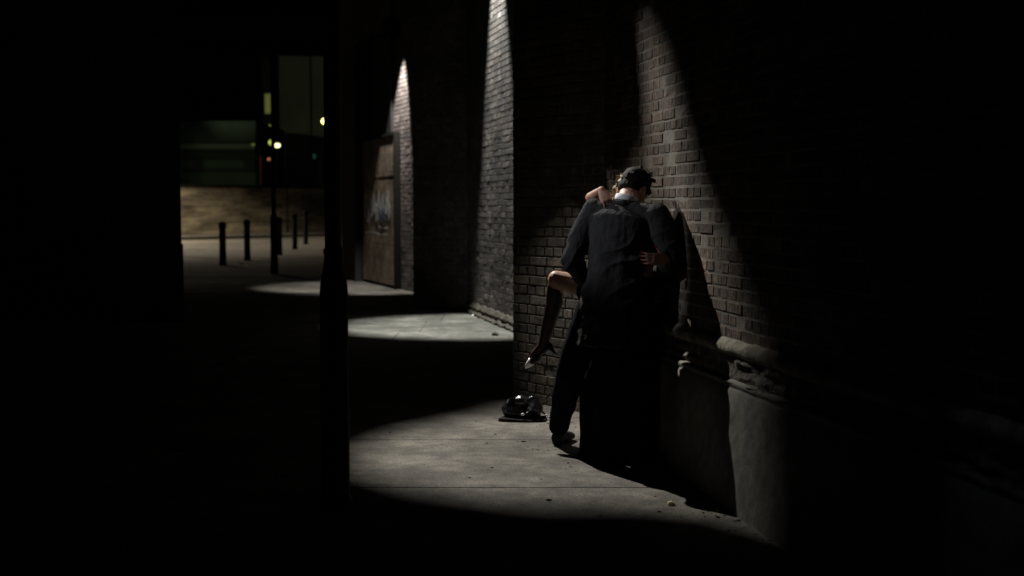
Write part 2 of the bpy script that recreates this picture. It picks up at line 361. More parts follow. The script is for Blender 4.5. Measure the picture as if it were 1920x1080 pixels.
# left dark pier
lp = thing('brick_pier', 'huge unlit brick pier filling the left edge of the alley', 'pier', (-6, 17, 0))
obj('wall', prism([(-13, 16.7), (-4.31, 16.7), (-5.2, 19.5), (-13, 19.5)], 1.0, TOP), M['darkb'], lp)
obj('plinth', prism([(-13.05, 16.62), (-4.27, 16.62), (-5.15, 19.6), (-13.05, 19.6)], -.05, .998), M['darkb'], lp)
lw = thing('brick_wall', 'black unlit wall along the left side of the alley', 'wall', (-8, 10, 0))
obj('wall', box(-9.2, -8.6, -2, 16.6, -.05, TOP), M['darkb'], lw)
# deck overhead
dk = thing('viaduct_deck', 'black underside of the railway viaduct spanning the alley', 'bridge', (-5, 20, TOP))
obj('deck_slab', prism([(-30, 2), (6, 2), (6, 39.0), (-4.0, 38.2), (-30, 34)], TOP+.004, TOP+.9), M['deck_black'], dk)
for y in (4.5, 8.6, 12.4, 17.3, 21.0, 26, 31):
    obj('girder', box(-30, 6, y, y+.25, TOP-.32, TOP+.002), M['deck_black'], dk)

# ------------------------------------------------------------------ lamp fixtures under the deck
def fixture(loc, aim, top=TOP, label='', r=.11):
    L_ = V(loc); d = (V(aim)-L_).normalized(); t = thing('floodlight', label, 'lamp', tuple(L_), 'floodlights hung under the viaduct')
    bm = bmesh.new(); x, y = frame(d); n = 20; rings = []
    for (k, rr) in ((-.16, .02), (-.16, .07), (-.05, r), (.16, r*1.05), (.16, r*.98), (-.02, r*.9), (-.05, .05)):
        rings.append([bm.verts.new(L_+d*k+(x*math.cos(2*math.pi*i/n)+y*math.sin(2*math.pi*i/n))*rr) for i in range(n)])
    for a, b in zip(rings, rings[1:]):
        for i in range(n): bm.faces.new((a[i], a[(i+1) % n], b[(i+1) % n], b[i]))
    obj('housing', bm, M['iron'], t, smooth=False)
    bm = bmesh.new(); loft(bm, [L_-d*.14+V((0, 0, .02)), V((L_.x-d.x*.14, L_.y-d.y*.14, top-.0))], .018, n=8); obj('hanger', bm, M['iron'], t)
obj('end_girder', prism([(6, 39.0), (-4.0, 38.2), (-30, 34), (-30, 34.3), (-4, 38.5), (6, 39.3)], TOP-.40, TOP+.95), M['deck_black'], dk)
fixture(LAMP3, AIM3, label='hooded floodlight that lights the couple', r=.13)
fixture(LAMP2, AIM2, label='hooded floodlight over the middle bay wall', r=.13)
fixture(LAMP1, AIM1, label='hooded floodlight over the graffitied door', r=.16)
fixture(FILL_LAMP, FILL_AIM, label='unseen floodlight added far out on the left to light the back of the man', r=.09)
fixture(LAMP5, AIM5, label='hooded floodlight nearest the camera on the right', r=.11)

# unseen cut-out plate added to shape the beam on the couple
fl_t = [o for o in C.objects if o.get('label') == 'hooded floodlight that lights the couple'][0]
fd = (V(AIM3)-V(LAMP3)).normalized(); bm = bmesh.new()
hole = [(38.0, -33.2), (36.2, -32.0), (35.0, -33.4), (33.9, -34.9), (32.2, -35.9), (30.0, -36.3), (29.4, -38.3), (28.4, -42.0), (25.3, -43.8), (20.8, -44.6), (16.0, -47.1), (12.5, -50.5), (13.2, -55.5),
        (20.4, -60.3), (30, -62.6), (40.7, -64.2), (52.5, -68.0), (53.5, -63.0), (53, -60.0), (51.0, -56.0), (49.0, -52.5), (45.5, -48.2), (39.5, -44.0), (36.2, -38.9), (36.6, -37.2), (37.4, -34.9)]
rows = []
for th in (0, .004):
    row = []
    for big in (0, 1):
        row.append([])
        for az, el in hole:
            d = (V(ang(LAMP3, az, el, 1))-V(LAMP3)).normalized()
            if big:
                q = (d-fd*d.dot(fd)).normalized(); d = (fd*math.cos(math.radians(27))+q*math.sin(math.radians(27)))
            row[-1].append(bm.verts.new(V(LAMP3)+d*((.45+th)/d.dot(fd))))
    rows.append(row)
nh = len(hole)
for i in range(nh):
    j = (i+1) % nh
    for (A, B) in ((rows[0][0], rows[0][1]), (rows[1][1], rows[1][0]), (rows[0][1], rows[1][1]), (rows[1][0], rows[0][0])):
        bm.faces.new((A[i], A[j], B[j], B[i]))
obj('mask_plate', bm, M['iron'], fl_t)
bm = bmesh.new(); inn = [(51.2, -69.5), (51.0, -66.0), (50.6, -63.6), (49.9, -61.4), (48.8, -58.6), (47.5, -54.8), (46.3, -51.0), (43.5, -47.0)]; out_ = [(62, -72), (66, -70), (68, -66), (68, -62), (66, -57), (62, -51), (57, -46), (52, -41)]  # unseen board added to cut the light on the buttress
rows = []
for th in (0, .006):
    rows.append([[bm.verts.new(V(ang(LAMP3, az, el, 1.55+th))) for az, el in q] for q in (inn, out_)])
for i in range(7):
    for (A, B) in ((rows[0][0], rows[0][1]), (rows[1][1], rows[1][0]), (rows[0][1], rows[1][1]), (rows[1][0], rows[0][0])): bm.faces.new((A[i], A[i+1], B[i+1], B[i]))
obj('flag_board', bm, M['iron'], fl_t)
bm = bmesh.new(); loft(bm, [V(ang(LAMP3, 67, -62, 1.55)), V(LAMP3)+V((.3, 0, 1.0))], .012, n=8); obj('flag_rod', bm, M['iron'], fl_t)

# ------------------------------------------------------------------ thick lamp post in the foreground
px, py = -.872, 6.25
t = thing('lamp_post', 'thick black iron lamp post with a swollen base in the foreground', 'lamp post', (px, py, 0))
obj('base', lathe([(.085, 0), (.085, .05), (.071, .07), (.069, .95), (.070, 1.06), (.066, 1.12), (.056, 1.17), (.048, 1.22), (.045, 1.26), (.050, 1.265), (.050, 1.285), (.043, 1.29)], (px, py, 0), 28), M['iron'], t, smooth=True)
obj('shaft', lathe([(.042, 1.285), (.040, 2.6), (.036, 4.4)], (px, py, 0), 24), M['iron'], t, smooth=True)
obj('collar', lathe([(.047, 2.58), (.052, 2.6), (.052, 2.64), (.047, 2.66)], (px, py, 0), 24), M['iron'], t, smooth=True)
obj('access_door', box(px-.03, px+.03, py-.076, py-.066, .25, .75), M['iron'], t)
bm = bmesh.new(); loft(bm, [(px, py, 4.4), (px, py, 4.8), (px-.15, py, 5.0), (px-.6, py, 5.1)], [.036, .033, .03, .028], n=12); obj('arm', bm, M['iron'], t)
bm = bmesh.new(); ell(bm, (px-.8, py, 5.08), (.28, .12, .07)); obj('lamp_head', bm, M['iron'], t, smooth=True)

# bollards
def make_bollard():
    t = thing('bollard', 'x', 'bollard', (0, 0, 0), 'iron bollards across the end of the alley')
    obj('shaft', lathe([(.10, 0), (.095, .03), (.085, .05), (.080, .95)], (0, 0, 0), 16), M['bollard'], t, smooth=True)
    obj('cap', lathe([(.09, .945), (.095, .97), (.093, 1.03), (.07, 1.08), (.02, 1.10)], (0, 0, 0), 16), M['bollard'], t, smooth=True)
    return t
blabels = ['leftmost and nearest of the black iron bollards, full height in view', 'black iron bollard second from the left, against the lit brick wall',
           'black iron bollard half hidden right behind the thin pole', 'black iron bollard just right of the thin pole', 'rightmost and farthest black iron bollard, next to the thick lamp post']
b0 = make_bollard()
for i, (bx, by, hp) in enumerate(((417.5, 497, 1.0), (463.5, 488, 1.02), (524, 478, 1.05), (553, 467, 1.12), (573.5, 458, 1.2))):
    if i: 
        o = b0.copy(); C.objects.link(o)
        for ch in b0.children: c = ch.copy(); C.objects.link(c); c.parent = o
    else: o = b0
    Y = 3600/(by-385); o.location = ((bx-960)/FPX*Y, Y, 0); o.scale = (1.05, 1.05, hp); o['label'] = blabels[i]
# thin pole
Y = 28.0; X = (514-960)/FPX*Y
t = thing('thin_pole', 'tall thin black pole with a thicker foot among the bollards', 'pole', (X, Y, 0))
obj('foot', lathe([(.085, 0), (.08, 1.25), (.055, 1.32)], (X, Y, 0), 16), M['iron'], t, smooth=True)
obj('shaft', lathe([(.05, 1.3), (.038, 4.9)], (X, Y, 0), 16), M['iron'], t, smooth=True)
# dark post behind it
# ------------------------------------------------------------------ street beyond
gw = thing('garden_wall', 'long yellow brick garden wall across the street, lit by street lamps', 'wall', (gwA.x, gwA.y, .1))
n3 = (gwB-gwA); n3 = V((-n3.y, n3.x)).normalized()
gA, gB = gwA, gwB
def ybrick():
    m = bpy.data.materials.new('yellow_brick'); m.use_nodes = True; N = m.node_tree.nodes; L = m.node_tree.links; b = N['Principled BSDF']
    tc = N.new('ShaderNodeTexCoord'); sp = N.new('ShaderNodeSeparateXYZ'); L.new(tc.outputs['Object'], sp.inputs[0])
    ad = N.new('ShaderNodeMath'); ad.operation = 'MULTIPLY'; ad.inputs[1].default_value = 1.27; L.new(sp.outputs['Y'], ad.inputs[0])
    cb = N.new('ShaderNodeCombineXYZ'); L.new(ad.outputs[0], cb.inputs['X']); L.new(sp.outputs['Z'], cb.inputs['Y'])
    bt = N.new('ShaderNodeTexBrick'); bt.inputs['Scale'].default_value = 1; bt.inputs['Brick Width'].default_value = .9; bt.inputs['Row Height'].default_value = .16
    bt.inputs['Mortar Size'].default_value = .02; bt.inputs['Color1'].default_value = (.26, .215, .155, 1); bt.inputs['Color2'].default_value = (.12, .095, .07, 1); bt.inputs['Mortar'].default_value = (.24, .21, .16, 1)
    L.new(cb.outputs[0], bt.inputs['Vector'])
    nz = N.new('ShaderNodeTexNoise'); nz.inputs['Scale'].default_value = .9; nz.inputs['Detail'].default_value = 7; nz.inputs['Roughness'].default_value = .7
    mp = N.new('ShaderNodeMapping'); mp.inputs['Scale'].default_value = (.5, .5, 2.2); L.new(tc.outputs['Object'], mp.inputs[0]); L.new(mp.outputs[0], nz.inputs['Vector'])
    r = N.new('ShaderNodeValToRGB'); r.color_ramp.elements[0].position = .36; r.color_ramp.elements[1].position = .66; r.color_ramp.elements[0].color = (.35, .33, .32, 1); r.color_ramp.elements[1].color = (1.8, 1.8, 1.65, 1)
    L.new(nz.outputs['Fac'], r.inputs['Fac']); mx = N.new('ShaderNodeMix'); mx.data_type = 'RGBA'; mx.blend_type = 'MULTIPLY'; mx.inputs[0].default_value = 1
    L.new(bt.outputs['Color'], mx.inputs[6]); L.new(r.outputs['Color'], mx.inputs[7]); L.new(mx.outputs[2], b.inputs['Base Color']); b.inputs['Roughness'].default_value = .9
    return m
q1, q2 = offs(gA, gB, .35)
obj('brick_face', prism([tuple(gA), tuple(gB), tuple(q2), tuple(q1)], 0, 2.38), ybrick(), gw)
a3, b3 = offs(gA, gB, -.06); c3, d3 = offs(gA, gB, .42)
obj('coping', prism([tuple(a3), tuple(b3), tuple(d3), tuple(c3)], 2.384, 2.50), M['timber'], gw)

def at(x, y, Y): return V(((x-960)/FPX*Y, Y, 1.5-(y-385)/FPX*Y))
def pbox(x0, x1, ya, yb, Y, dep, bm=None):
    a = at(x0, yb, Y); b = at(x1, ya, Y); return box(a.x, b.x, Y, Y+dep, a.z, b.z, bm)
# left low building
bl = thing('office_building', 'low dark green clad building with pale bands behind the garden wall', 'building', (-24, 95, 0))
obj('wall', pbox(250, 482, 228, 392, 95, 12), M['panel'], bl)
obj('dark_line', pbox(250, 481, 267, 269, 94.9, .09), M['darkb'], bl)  # thin dark band along the green wall
for (x0, x1, y0, y1) in ((250, 480, 281, 299), (365, 382, 300, 322), (458, 480, 300, 322), (250, 480, 316, 321)):
    obj('window_band', pbox(x0, x1, y0, y1, 94.85 + .01*(x0 % 7), .05), M['darkb'], bl)
obj('fascia', pbox(250, 480, 270, 280, 94.8, .18), M['band'], bl)
bk = thing('dark_building', 'black unlit block rising above the low green building', 'building', (-30, 130, 0))
obj('wall', pbox(200, 500, -60, 390, 130, 20), M['darkb'], bk)
# tower
tw = thing('tower_block', 'tall grey tower with a pale yellow corner behind the thin pole', 'tower', (-20, 110, 0))
obj('wall', pbox(516, 583, -40, 392, 110, 14), M['tower'], tw)
obj('side_wing', pbox(583.5, 640, -40, 392, 110.25, 14), M['tower'], tw)
obj('corner_strip', pbox(574, 584, 60, 310, 109.85, .15), M['band'], tw)
ss = thing('lamplit_wall', 'narrow wall with lamplight put in as yellow-green glow, behind the thin pole', 'lamplit wall', tuple(at(505, 385, 108)))
obj('back_wall', pbox(496, 515, 110, 392, 108.2, 4), M['darkb'], ss)
obj('lamplight_patch', pbox(500, 512.5, 178, 214, 108.0, .15), M['l_dim'], ss)  # lamplight on the wall put in as emission, both patches
obj('lamplight_patch', pbox(505.5, 513, 236, 266, 108.0, .15), M['l_grn'], ss)
def bulb(name, label, cat, x, y, Y, r, m, pole=True, sq=.85, group=None):
    p = at(x, y, Y); t = thing(name, label, cat, (p.x, p.y, 0), group)
    bm = bmesh.new(); ell(bm, p, (r, r*.6, r*sq)); obj('lamp_glass', bm, m, t, smooth=True)
    if pole:
        bm = bmesh.new(); ell(bm, p+V((0, .1, r*.75)), (r*.9, r*.8, r*.35)); obj('hood', bm, M['iron'], t, smooth=True)
        bm = bmesh.new(); loft(bm, [(p.x+.35, p.y+.5, 0), (p.x+.35, p.y+.5, p.z+.1), (p.x, p.y+.1, p.z+r*.9)], [.09, .06, .04], n=8); obj('pole', bm, M['iron'], t)
    return t
bulb('street_lamp', 'glowing yellow street lamp beside the thick lamp post', 'street lamp', 611, 228.5, 62, .16, M['l_yel'])
bulb('street_lamp', 'glowing pale yellow street lamp just right of the thin pole', 'street lamp', 522, 273.5, 66, .16, M['l_wht'], sq=.65)
bulb('street_lamp', 'yellow-green street lamp just left of the thin pole at the foot of the glowing wall strip', 'street lamp', 510, 268, 90, .15, M['l_grn'], sq=1.2)
bulb('street_lamp', 'dim far lamp at the right end of the low green building', 'street lamp', 477, 272, 92, .13, M['l_dim'])
bulb('traffic_light', 'small orange signal light under the pair of lamps', 'signal light', 506, 299, 70, .085, M['l_org'])
bulb('signal_lamp', 'faint green signal glow low on the tower', 'signal light', 591.5, 294, 80, .10, M['l_cyn'], sq=1.6)
rt = thing('neon_strip', 'thin dull red vertical light strip left of the thin pole', 'sign', tuple(at(489, 345, 93)))
obj('glow_tube', pbox(488, 491, 292, 346, 93, .1), emis('red_tube', (.6, .06, .01), .06), rt)
# street lamp (hidden behind the left pier) that lights the wall and road
def street_light(loc, e, label, col=(1, .88, .66)):
    t = thing('street_lamp', label, 'street lamp', (loc[0], loc[1], 0)); x, y, z = loc
    bm = bmesh.new(); loft(bm, [(x, y+1.2, 0), (x, y+1.2, z+.1), (x, y+.1, z+.25)], [.09, .06, .04], n=10); obj('pole', bm, M['iron'], t)
    bm = bmesh.new(); ell(bm, (x, y, z+.18), (.14, .32, .07)); obj('lamp_head', bm, M['iron'], t, smooth=True)
    lamp_light('lamp_light', (x, y, z), (x, y, 0), e, 76, .25, col, .1)
street_light((-18.6, 51.0, 6.2), 7800, 'street lamp round the corner of the left pier lighting the garden wall')
street_light((-10.6, 38, 5.3), 260, 'street lamp beyond the far edge of the deck lighting the bollards', (1, .86, .68))
street_light((-24.5, 77, 13), 1500, 'unseen lamp added behind the garden wall to light the office building', (.85, 1, .55))  # added to brighten the office, source out of view
tf = thing('floodlight', 'unseen yellowish floodlight on a pole, added to light the tower block', 'lamp', (-23, 84, 0))  # added lamp, only there to brighten the tower
bm = bmesh.new(); loft(bm, [(-23, 84, 0), (-23, 84, 8)], [.10, .07], n=10); obj('pole', bm, M['iron'], tf)
obj('housing', box(-23.3, -22.7, 83.8, 84.1, 8.0, 8.4), M['iron'], tf)
lamp_light('lamp_light', (-22.9, 84.3, 8.2), (-16.8, 110, 10.5), 1050, 17, .9, (.95, 1, .62), .15)

# ------------------------------------------------------------------ people
f_ = V((.50, .87, 0)).normalized(); r_ = V((.87, -.50, 0)).normalized(); UP = V((0, 0, 1))
def finger(bm, base, d, curl, ln, r=.008):
    """three tapering bones that bend towards curl"""
    p = V(base); d = V(d).normalized(); cu = V(curl); pts = [p.copy()]; rs = [r]
    for k, l in enumerate((.45, .32, .23)):
        d = (d+cu*.38).normalized(); p = p+d*ln*l; pts.append(p.copy()); rs.append(r*(1-.12*(k+1)))
    limb(bm, pts, rs, n=8); return pts[-1], d
def hand(bm, wrist, d, side, palm, scale=1.0):
    """d = direction of fingers, side = towards the thumb, palm = way the palm faces"""
    d = V(d).normalized(); s = V(side).normalized(); pn = V(palm).normalized(); w_ = V(wrist); tips = []
    loft(bm, [w_, w_+d*.03*scale, w_+d*.06*scale, w_+d*.09*scale], [(.016, .022), (.015, .033), (.014, .038), (.011, .037)], hint=pn, n=12)
    for k, (o, l) in enumerate(((.028, .070), (.010, .078), (-.009, .073), (-.027, .058))):
        tips.append(finger(bm, w_+d*.085*scale+s*o*scale, d+s*(o*1.8), pn*(.75+.08*k), l*scale))
    tips.append(finger(bm, w_+d*.025*scale+s*.026*scale, d*.75+s*.75, pn*.35, .062*scale, .0095))
    return tips
def head(bm, c, fwd, up, s=1.0):
    """skull, jaw, nose, brow, lips, ears on one head centred at c"""
    fwd = V(fwd).normalized(); up = V(up); up = (up-fwd*up.dot(fwd)).normalized(); rt = fwd.cross(up); ax = (rt, fwd, up); c = V(c)
    ell(bm, c+up*.025*s, (.076*s, .096*s, .095*s), ax); ell(bm, c+fwd*.03*s-up*.045*s, (.058*s, .066*s, .066*s), ax)
    ell(bm, c+fwd*.062*s-up*.085*s, (.028*s, .026*s, .022*s), ax)
    loft(bm, [c+fwd*.086*s+up*.022*s, c+fwd*.112*s-up*.022*s, c+fwd*.09*s-up*.034*s], [.009*s, .014*s, .010*s], n=8)
    ell(bm, c+fwd*.086*s+up*.035*s, (.05*s, .014*s, .009*s), ax); ell(bm, c+fwd*.092*s-up*.058*s, (.024*s, .010*s, .009*s), ax)
    for q in (-1, 1):
        ell(bm, c+rt*.078*s*q-up*.005*s-fwd*.008*s, (.010*s, .019*s, .033*s), ax); ell(bm, c+rt*.03*s*q+fwd*.080*s+up*.01*s, (.014*s, .010*s, .010*s), ax)
def fold_jacket(co):
    a = co.dot(V((.62, 0, .78))); b_ = co.dot(V((.78, 0, -.62)))
    k = max(0, min(1, (1.42-co.z)/.25))
    return k*(.022*(1-abs(math.sin(b_*30+1.4*math.sin(a*7)+noise.noise(co*5)*2.2)))**2*(.5+.8*noise.noise(co*3.1+V((5, 2, 1))))+.007*math.sin(b_*95+noise.noise(co*7)*5)*max(0, noise.noise(co*4))+.010*noise.noise(V((co.x*14, co.y*14, co.z*5)))) + .006*noise.noise(co*11)+.002*noise.noise(co*30)
# --- man
mp = (.575, 7.42, 0)
man = thing('person', 'man in a dark suit seen from behind, embracing a woman against the brick wall', 'person', mp)
pel, wai, che, nek = V((.575, 7.42, .95)), V((.598, 7.41, 1.12)), V((.632, 7.40, 1.34)), V((.652, 7.42, 1.50))
shL, shR = V((.482, 7.50, 1.468)), V((.830, 7.30, 1.445)); elL, elR = V((.352, 7.46, 1.185)), V((.905, 7.22, 1.19)); haL, haR = V((.435, 7.66, 1.05)), V((.86, 7.45, 1.12))
hd = V((.716, 7.55, 1.590)); hfw = V((.52, .60, -.61)); hup = V((.50, .42, .76))
hiL, knL, anL = V((.49, 7.46, .92)), V((.352, 7.62, .52)), V((.293, 7.95, .10)); hiR, knR, anR = V((.66, 7.37, .92)), V((.70, 7.29, .5)), V((.715, 7.20, .09))
toL, toR = anL+V((.07, .15, -.06)), anR+V((.08, .16, -.05))
def body_common(bm, pel, wai, che, nek, hd, sh, hw=.15, cw=.17, dep=.105):
    loft(bm, [pel-UP*.10, pel, wai, che, nek-UP*.03, nek+UP*.02], [(hw*.85, dep*.9), (hw, dep), (hw*.86, dep*.85), (cw, dep*1.05), (cw*.72, dep*.75), (.07, .06)], hint=r_, n=20)
    for s_ in sh: limb(bm, [nek-UP*.03, s_], [.062, .055])
bm = bmesh.new(); body_common(bm, pel, wai, che, nek, hd, (shL, shR))
limb(bm, [nek-UP*.01, nek.lerp(hd, .45)+V((-.006, -.01, 0)), hd-hup.normalized()*.03-hfw.normalized()*.02], [.064, .060, .060]); head(bm, hd, hfw, hup, 1.03)
limb(bm, [shL, elL, haL], [.05, .038, .026]); limb(bm, [shR, elR, haR], [.05, .038, .026])
hand(bm, haL, (.45, .85, .1), (0, 0, 1), (.8, -.4, .3)); hand(bm, haR, (-.5, .8, -.1), (0, 0, 1), (-.7, -.5, .2))
limb(bm, [hiL, knL, anL], [.085, .055, .034]); limb(bm, [hiR, knR, anR], [.085, .055, .034]); limb(bm, [anL, anL.lerp(toL, .7)], [.030, .018]); limb(bm, [anR, anR.lerp(toR, .7)], [.030, .018])
remesh(bm, 'body', M['skin'], man, .0055, 3)
# jacket
bm = bmesh.new()
loft(bm, [pel-UP*.26, pel-UP*.08, pel+UP*.03, wai, (wai+che)/2, che, che+UP*.08, nek-UP*.045, nek+UP*.0],
     [(.215, .165), (.192, .148), (.183, .140), (.172, .130), (.182, .135), (.192, .142), (.185, .135), (.13, .105), (.078, .072)], hint=r_, n=28)
for s_ in (shL, shR): limb(bm, [nek-UP*.045, s_-UP*.004], [.078, .066])
limb(bm, [shL, shL.lerp(elL, .5)+V((-.012, 0, 0)), elL, elL.lerp(haL, .55), haL-(haL-elL).normalized()*.03], [.072, .070, .063, .056, .047])
limb(bm, [shR, shR.lerp(elR, .5), elR, elR.lerp(haR, .6), haR-(haR-elR).normalized()*.03], [.072, .068, .060, .054, .045])
jk = remesh(bm, 'suit_jacket', M['suit'], man, .0075, 4, fold_jacket)
# collar ring of jacket and shirt
def ring(bm, c, up, a, b_, h, th, hint):
    up = V(up).normalized(); x, y = frame(up, hint); n = 36; rows = []
    for (k, q) in ((0, 0), (h, -.006), (h*1.02, -.006-th), (0, -th)):
        rows.append([bm.verts.new(V(c)+up*k+x*(a+q)*math.cos(2*math.pi*i/n)+y*(b_+q)*math.sin(2*math.pi*i/n)) for i in range(n)])
    for j in range(4):
        A, B = rows[j], rows[(j+1) % 4]
        for i in range(n): bm.faces.new((A[i], A[(i+1) % n], B[(i+1) % n], B[i]))
    bmesh.ops.recalc_face_normals(bm, faces=bm.faces)
bm = bmesh.new(); ring(bm, nek-UP*.012, V((.18, .12, 1)), .079, .078, .036, .008, r_); obj('jacket_collar', bm, M['suit'], man, smooth=True)
bm = bmesh.new(); ring(bm, nek+UP*.0, V((.22, .16, 1)), .070, .069, .056, .004, r_); obj('shirt_collar', bm, M['shirt'], man, smooth=True)
bm = bmesh.new(); limb(bm, [haL-(haL-elL).normalized()*.035, haL-(haL-elL).normalized()*.012], [.036, .036]); obj('shirt_cuff', bm, M['shirt'], man, smooth=True)
# trousers
bm = bmesh.new()
loft(bm, [pel+UP*.08, pel, pel-UP*.10], [(.155, .115), (.165, .125), (.15, .12)], hint=r_, n=24)
limb(bm, [hiL-UP*.02, hiL.lerp(knL, .5), knL, knL.lerp(anL, .55), anL+V((0, 0, .02))], [.110, .105, .090, .078, .064]); limb(bm, [hiR-UP*.02, hiR.lerp(knR, .5), knR, knR.lerp(anR, .55), anR+V((0, 0, .02))], [.105, .092, .078, .070, .062])
remesh(bm, 'trousers', M['trouser'], man, .009, 4, lambda co: .006*noise.noise(V((co.x*10, co.y*10, co.z*14))))
def shoe(an, to, name, m, parent, w_=.042, heel=True):
    bm = bmesh.new(); d = (to-an); d.z = 0; d.normalize(); g = V((an.x, an.y, 0))
    loft(bm, [g-d*.055+UP*.045, g-d*.03+UP*.05, g+d*.05+UP*.045, g+d*.12+UP*.036, g+d*.18+UP*.030, g+d*.205+UP*.026], [(.035, .028), (.045, .036), (.042, .040), (.034, .046), (.026, .040), (.016, .022)], hint=(0, 0, 1), n=16)
    limb(bm, [g+UP*.06, an+UP*.01], [.040, .040]); ell(bm, g-d*.02+UP*.018, (.034, .034, .02)); ell(bm, g+d*.10+UP*.014, (.05, .05, .014))
    return remesh(bm, name, m, parent, .005, 2)
shoe(anL, toL, 'shoe', M['shoe'], man); shoe(anR, toR, 'shoe', M['shoe'], man)
# man's hair: cap over the back of the skull with tufts
def hair(c, fwd, up, m, parent, s=1.0, long=0, name='hair', seedv=4):
    fwd = V(fwd).normalized(); up = V(up); up = (up-fwd*up.dot(fwd)).normalized(); rt = fwd.cross(up); ax = (rt, fwd, up); c = V(c); bm = bmesh.new(); rg = random.Random(seedv)
    ell(bm, c+up*.040*s-fwd*.012*s, (.083*s, .100*s, .092*s), ax, seg=24); ell(bm, c-fwd*.048*s-up*.010*s, (.068*s, .056*s, .066*s), ax)
    for k in range(70):
        a = rg.uniform(-2.2, 2.2); e = rg.uniform(-.3, 1.4); d = (-fwd*math.cos(a)*math.cos(e)+rt*math.sin(a)*math.cos(e)+up*math.sin(e))
        if d.dot(fwd) > .35: continue
        p = c+up*.03*s+V((d.x*.088*s, d.y*.088*s, d.z*.090*s)); t_ = (d*.35-up*.6*(1-max(0, d.dot(up)))+rt*rg.uniform(-.5, .5)+fwd*rg.uniform(-.2, .4)).normalized()
        limb(bm, [p, p+t_*.018*s+d*.003, p+t_*.036*s+d*.001], [.0095*s, .007*s, .003*s], n=6)
    for k in range(int(long*26)):
        a = -1.7+3.4*k/(long*26); d = -fwd*math.cos(a)+rt*math.sin(a); p = c+d*.08*s
        limb(bm, [p, p-up*.09*s+d*.02, p-up*.18*s*long+d*.01], [.02, .018, .008], n=6)
    return remesh(bm, name, m, parent, .0045, 1, lambda co: .0022*noise.noise(V((co.x*90, co.y*90, co.z*25))))
hair(hd, hfw, hup, M['hair'], man, 1.03)
# --- woman
wp_ = (.80, 7.64, 0)
wo = thing('person', 'woman hidden behind the man, her bent leg raised and wearing a silver shoe', 'person', wp_)
wpel, wwai, wche, wnek, whd = V((.785, 7.66, .93)), V((.775, 7.69, 1.08)), V((.765, 7.70, 1.25)), V((.735, 7.72, 1.40)), V((.700, 7.735, 1.565))
wsR, wsL = V((.62, 7.74, 1.375)), V((.86, 7.64, 1.365)); weR, weL = V((.468, 7.62, 1.545)), V((.915, 7.42, 1.215)); whR, whL = V((.522, 7.455, 1.590)), V((.865, 7.175, 1.195))
wkn, wan, wto = V((.270, 7.78, 1.05)), V((.195, 7.93, .635)), V((.110, 7.98, .520)); whp = V((.70, 7.68, .93))
whp2, wkn2, wan2 = V((.84, 7.62, .93)), V((.835, 7.60, .50)), V((.82, 7.60, .12)); wto2 = V((.78, 7.47, .03))
bm = bmesh.new(); body_common(bm, wpel, wwai, wche, wnek, whd, (wsR, wsL), .14, .145, .088)
limb(bm, [wnek, whd-UP*.04], [.048, .046]); head(bm, whd, (-.45, -.85, .15), UP, .93)
limb(bm, [wsR, weR, whR], [.042, .033, .021]); limb(bm, [wsL, weL, whL], [.042, .033, .021])
tipsR = hand(bm, whR, (.30, -.45, -.72), (.85, .3, .2), (.1, .8, -.5), .92)
tipsL = hand(bm, whL, (-.88, -.38, .06), (0, 0, 1), (.35, .93, 0), .95)
limb(bm, [whp, whp.lerp(wkn, .5)+UP*.01, wkn], [.085, .071, .054]); limb(bm, [wkn, wkn.lerp(wan, .3)+V((.018, .012, 0)), wan], [.050, .052, .030])
limb(bm, [wan, wan.lerp(wto, .6)+UP*.004, wto], [.030, .027, .019])
limb(bm, [whp2, wkn2, wkn2.lerp(wan2, .3)-f_*-.015, wan2, wto2], [.085, .052, .05, .03, .02])
remesh(bm, 'body', M['skin'], wo, .005, 3)
for tips in (tipsR, tipsL):
    for p, d in tips:
        bm = bmesh.new(); ell(bm, p+d*.003, (.0062, .0062, .0085)); obj('finger_nail', bm, M['nail'], wo, smooth=True)
# stocking over the lower raised leg and the other leg
bm = bmesh.new()
k2 = wkn.lerp(wan, .10)
limb(bm, [k2+V((.004, .004, 0)), wkn.lerp(wan, .33)+V((.017, .012, 0)), wan], [.0515, .0545, .0325]); limb(bm, [wan, wan.lerp(wto, .6)+UP*.004, wto], [.0325, .029, .021])
remesh(bm, 'stocking', M['stocking'], wo, .0045, 2)
bm = bmesh.new(); limb(bm, [whp2.lerp(wkn2, .3), wkn2, wkn2.lerp(wan2, .3)-f_*-.015, wan2, wto2], [.084, .0545, .0525, .0325, .023]); remesh(bm, 'stocking', M['stocking'], wo, .006, 2)
bm = bmesh.new()
loft(bm, [wpel-UP*.22, wpel-UP*.10, wpel, wwai, wche, wche+UP*.09], [(.17, .12), (.165, .115), (.155, .11), (.125, .095), (.152, .105), (.13, .085)], hint=r_, n=24)
limb(bm, [whp, whp.lerp(wkn, .55)], [.10, .088]); remesh(bm, 'dress', M['dress'], wo, .008, 4, lambda co: .005*noise.noise(co*14))
bm = bmesh.new(); c0 = V((.655, 7.62, 0))  # long coat added to block light and keep the leg gap black
loft(bm, [c0+UP*.015+V((.03, -.05, 0)), c0+UP*.17+V((.02, -.03, 0)), c0+UP*.35, c0+UP*.6, c0+UP*.85+V((.03, .02, 0)), wwai+V((-.01, 0, 0)), wche+UP*.02, wche+UP*.12], [(.30, .14), (.29, .13), (.27, .12), (.24, .12), (.205, .12), (.15, .105), (.165, .115), (.13, .09)], hint=r_, n=28)
remesh(bm, 'coat', M['dress'], wo, .009, 4, lambda co: .010*math.sin(co.x*48+co.z*3)*max(0, 1-co.z)+.005*noise.noise(co*12))
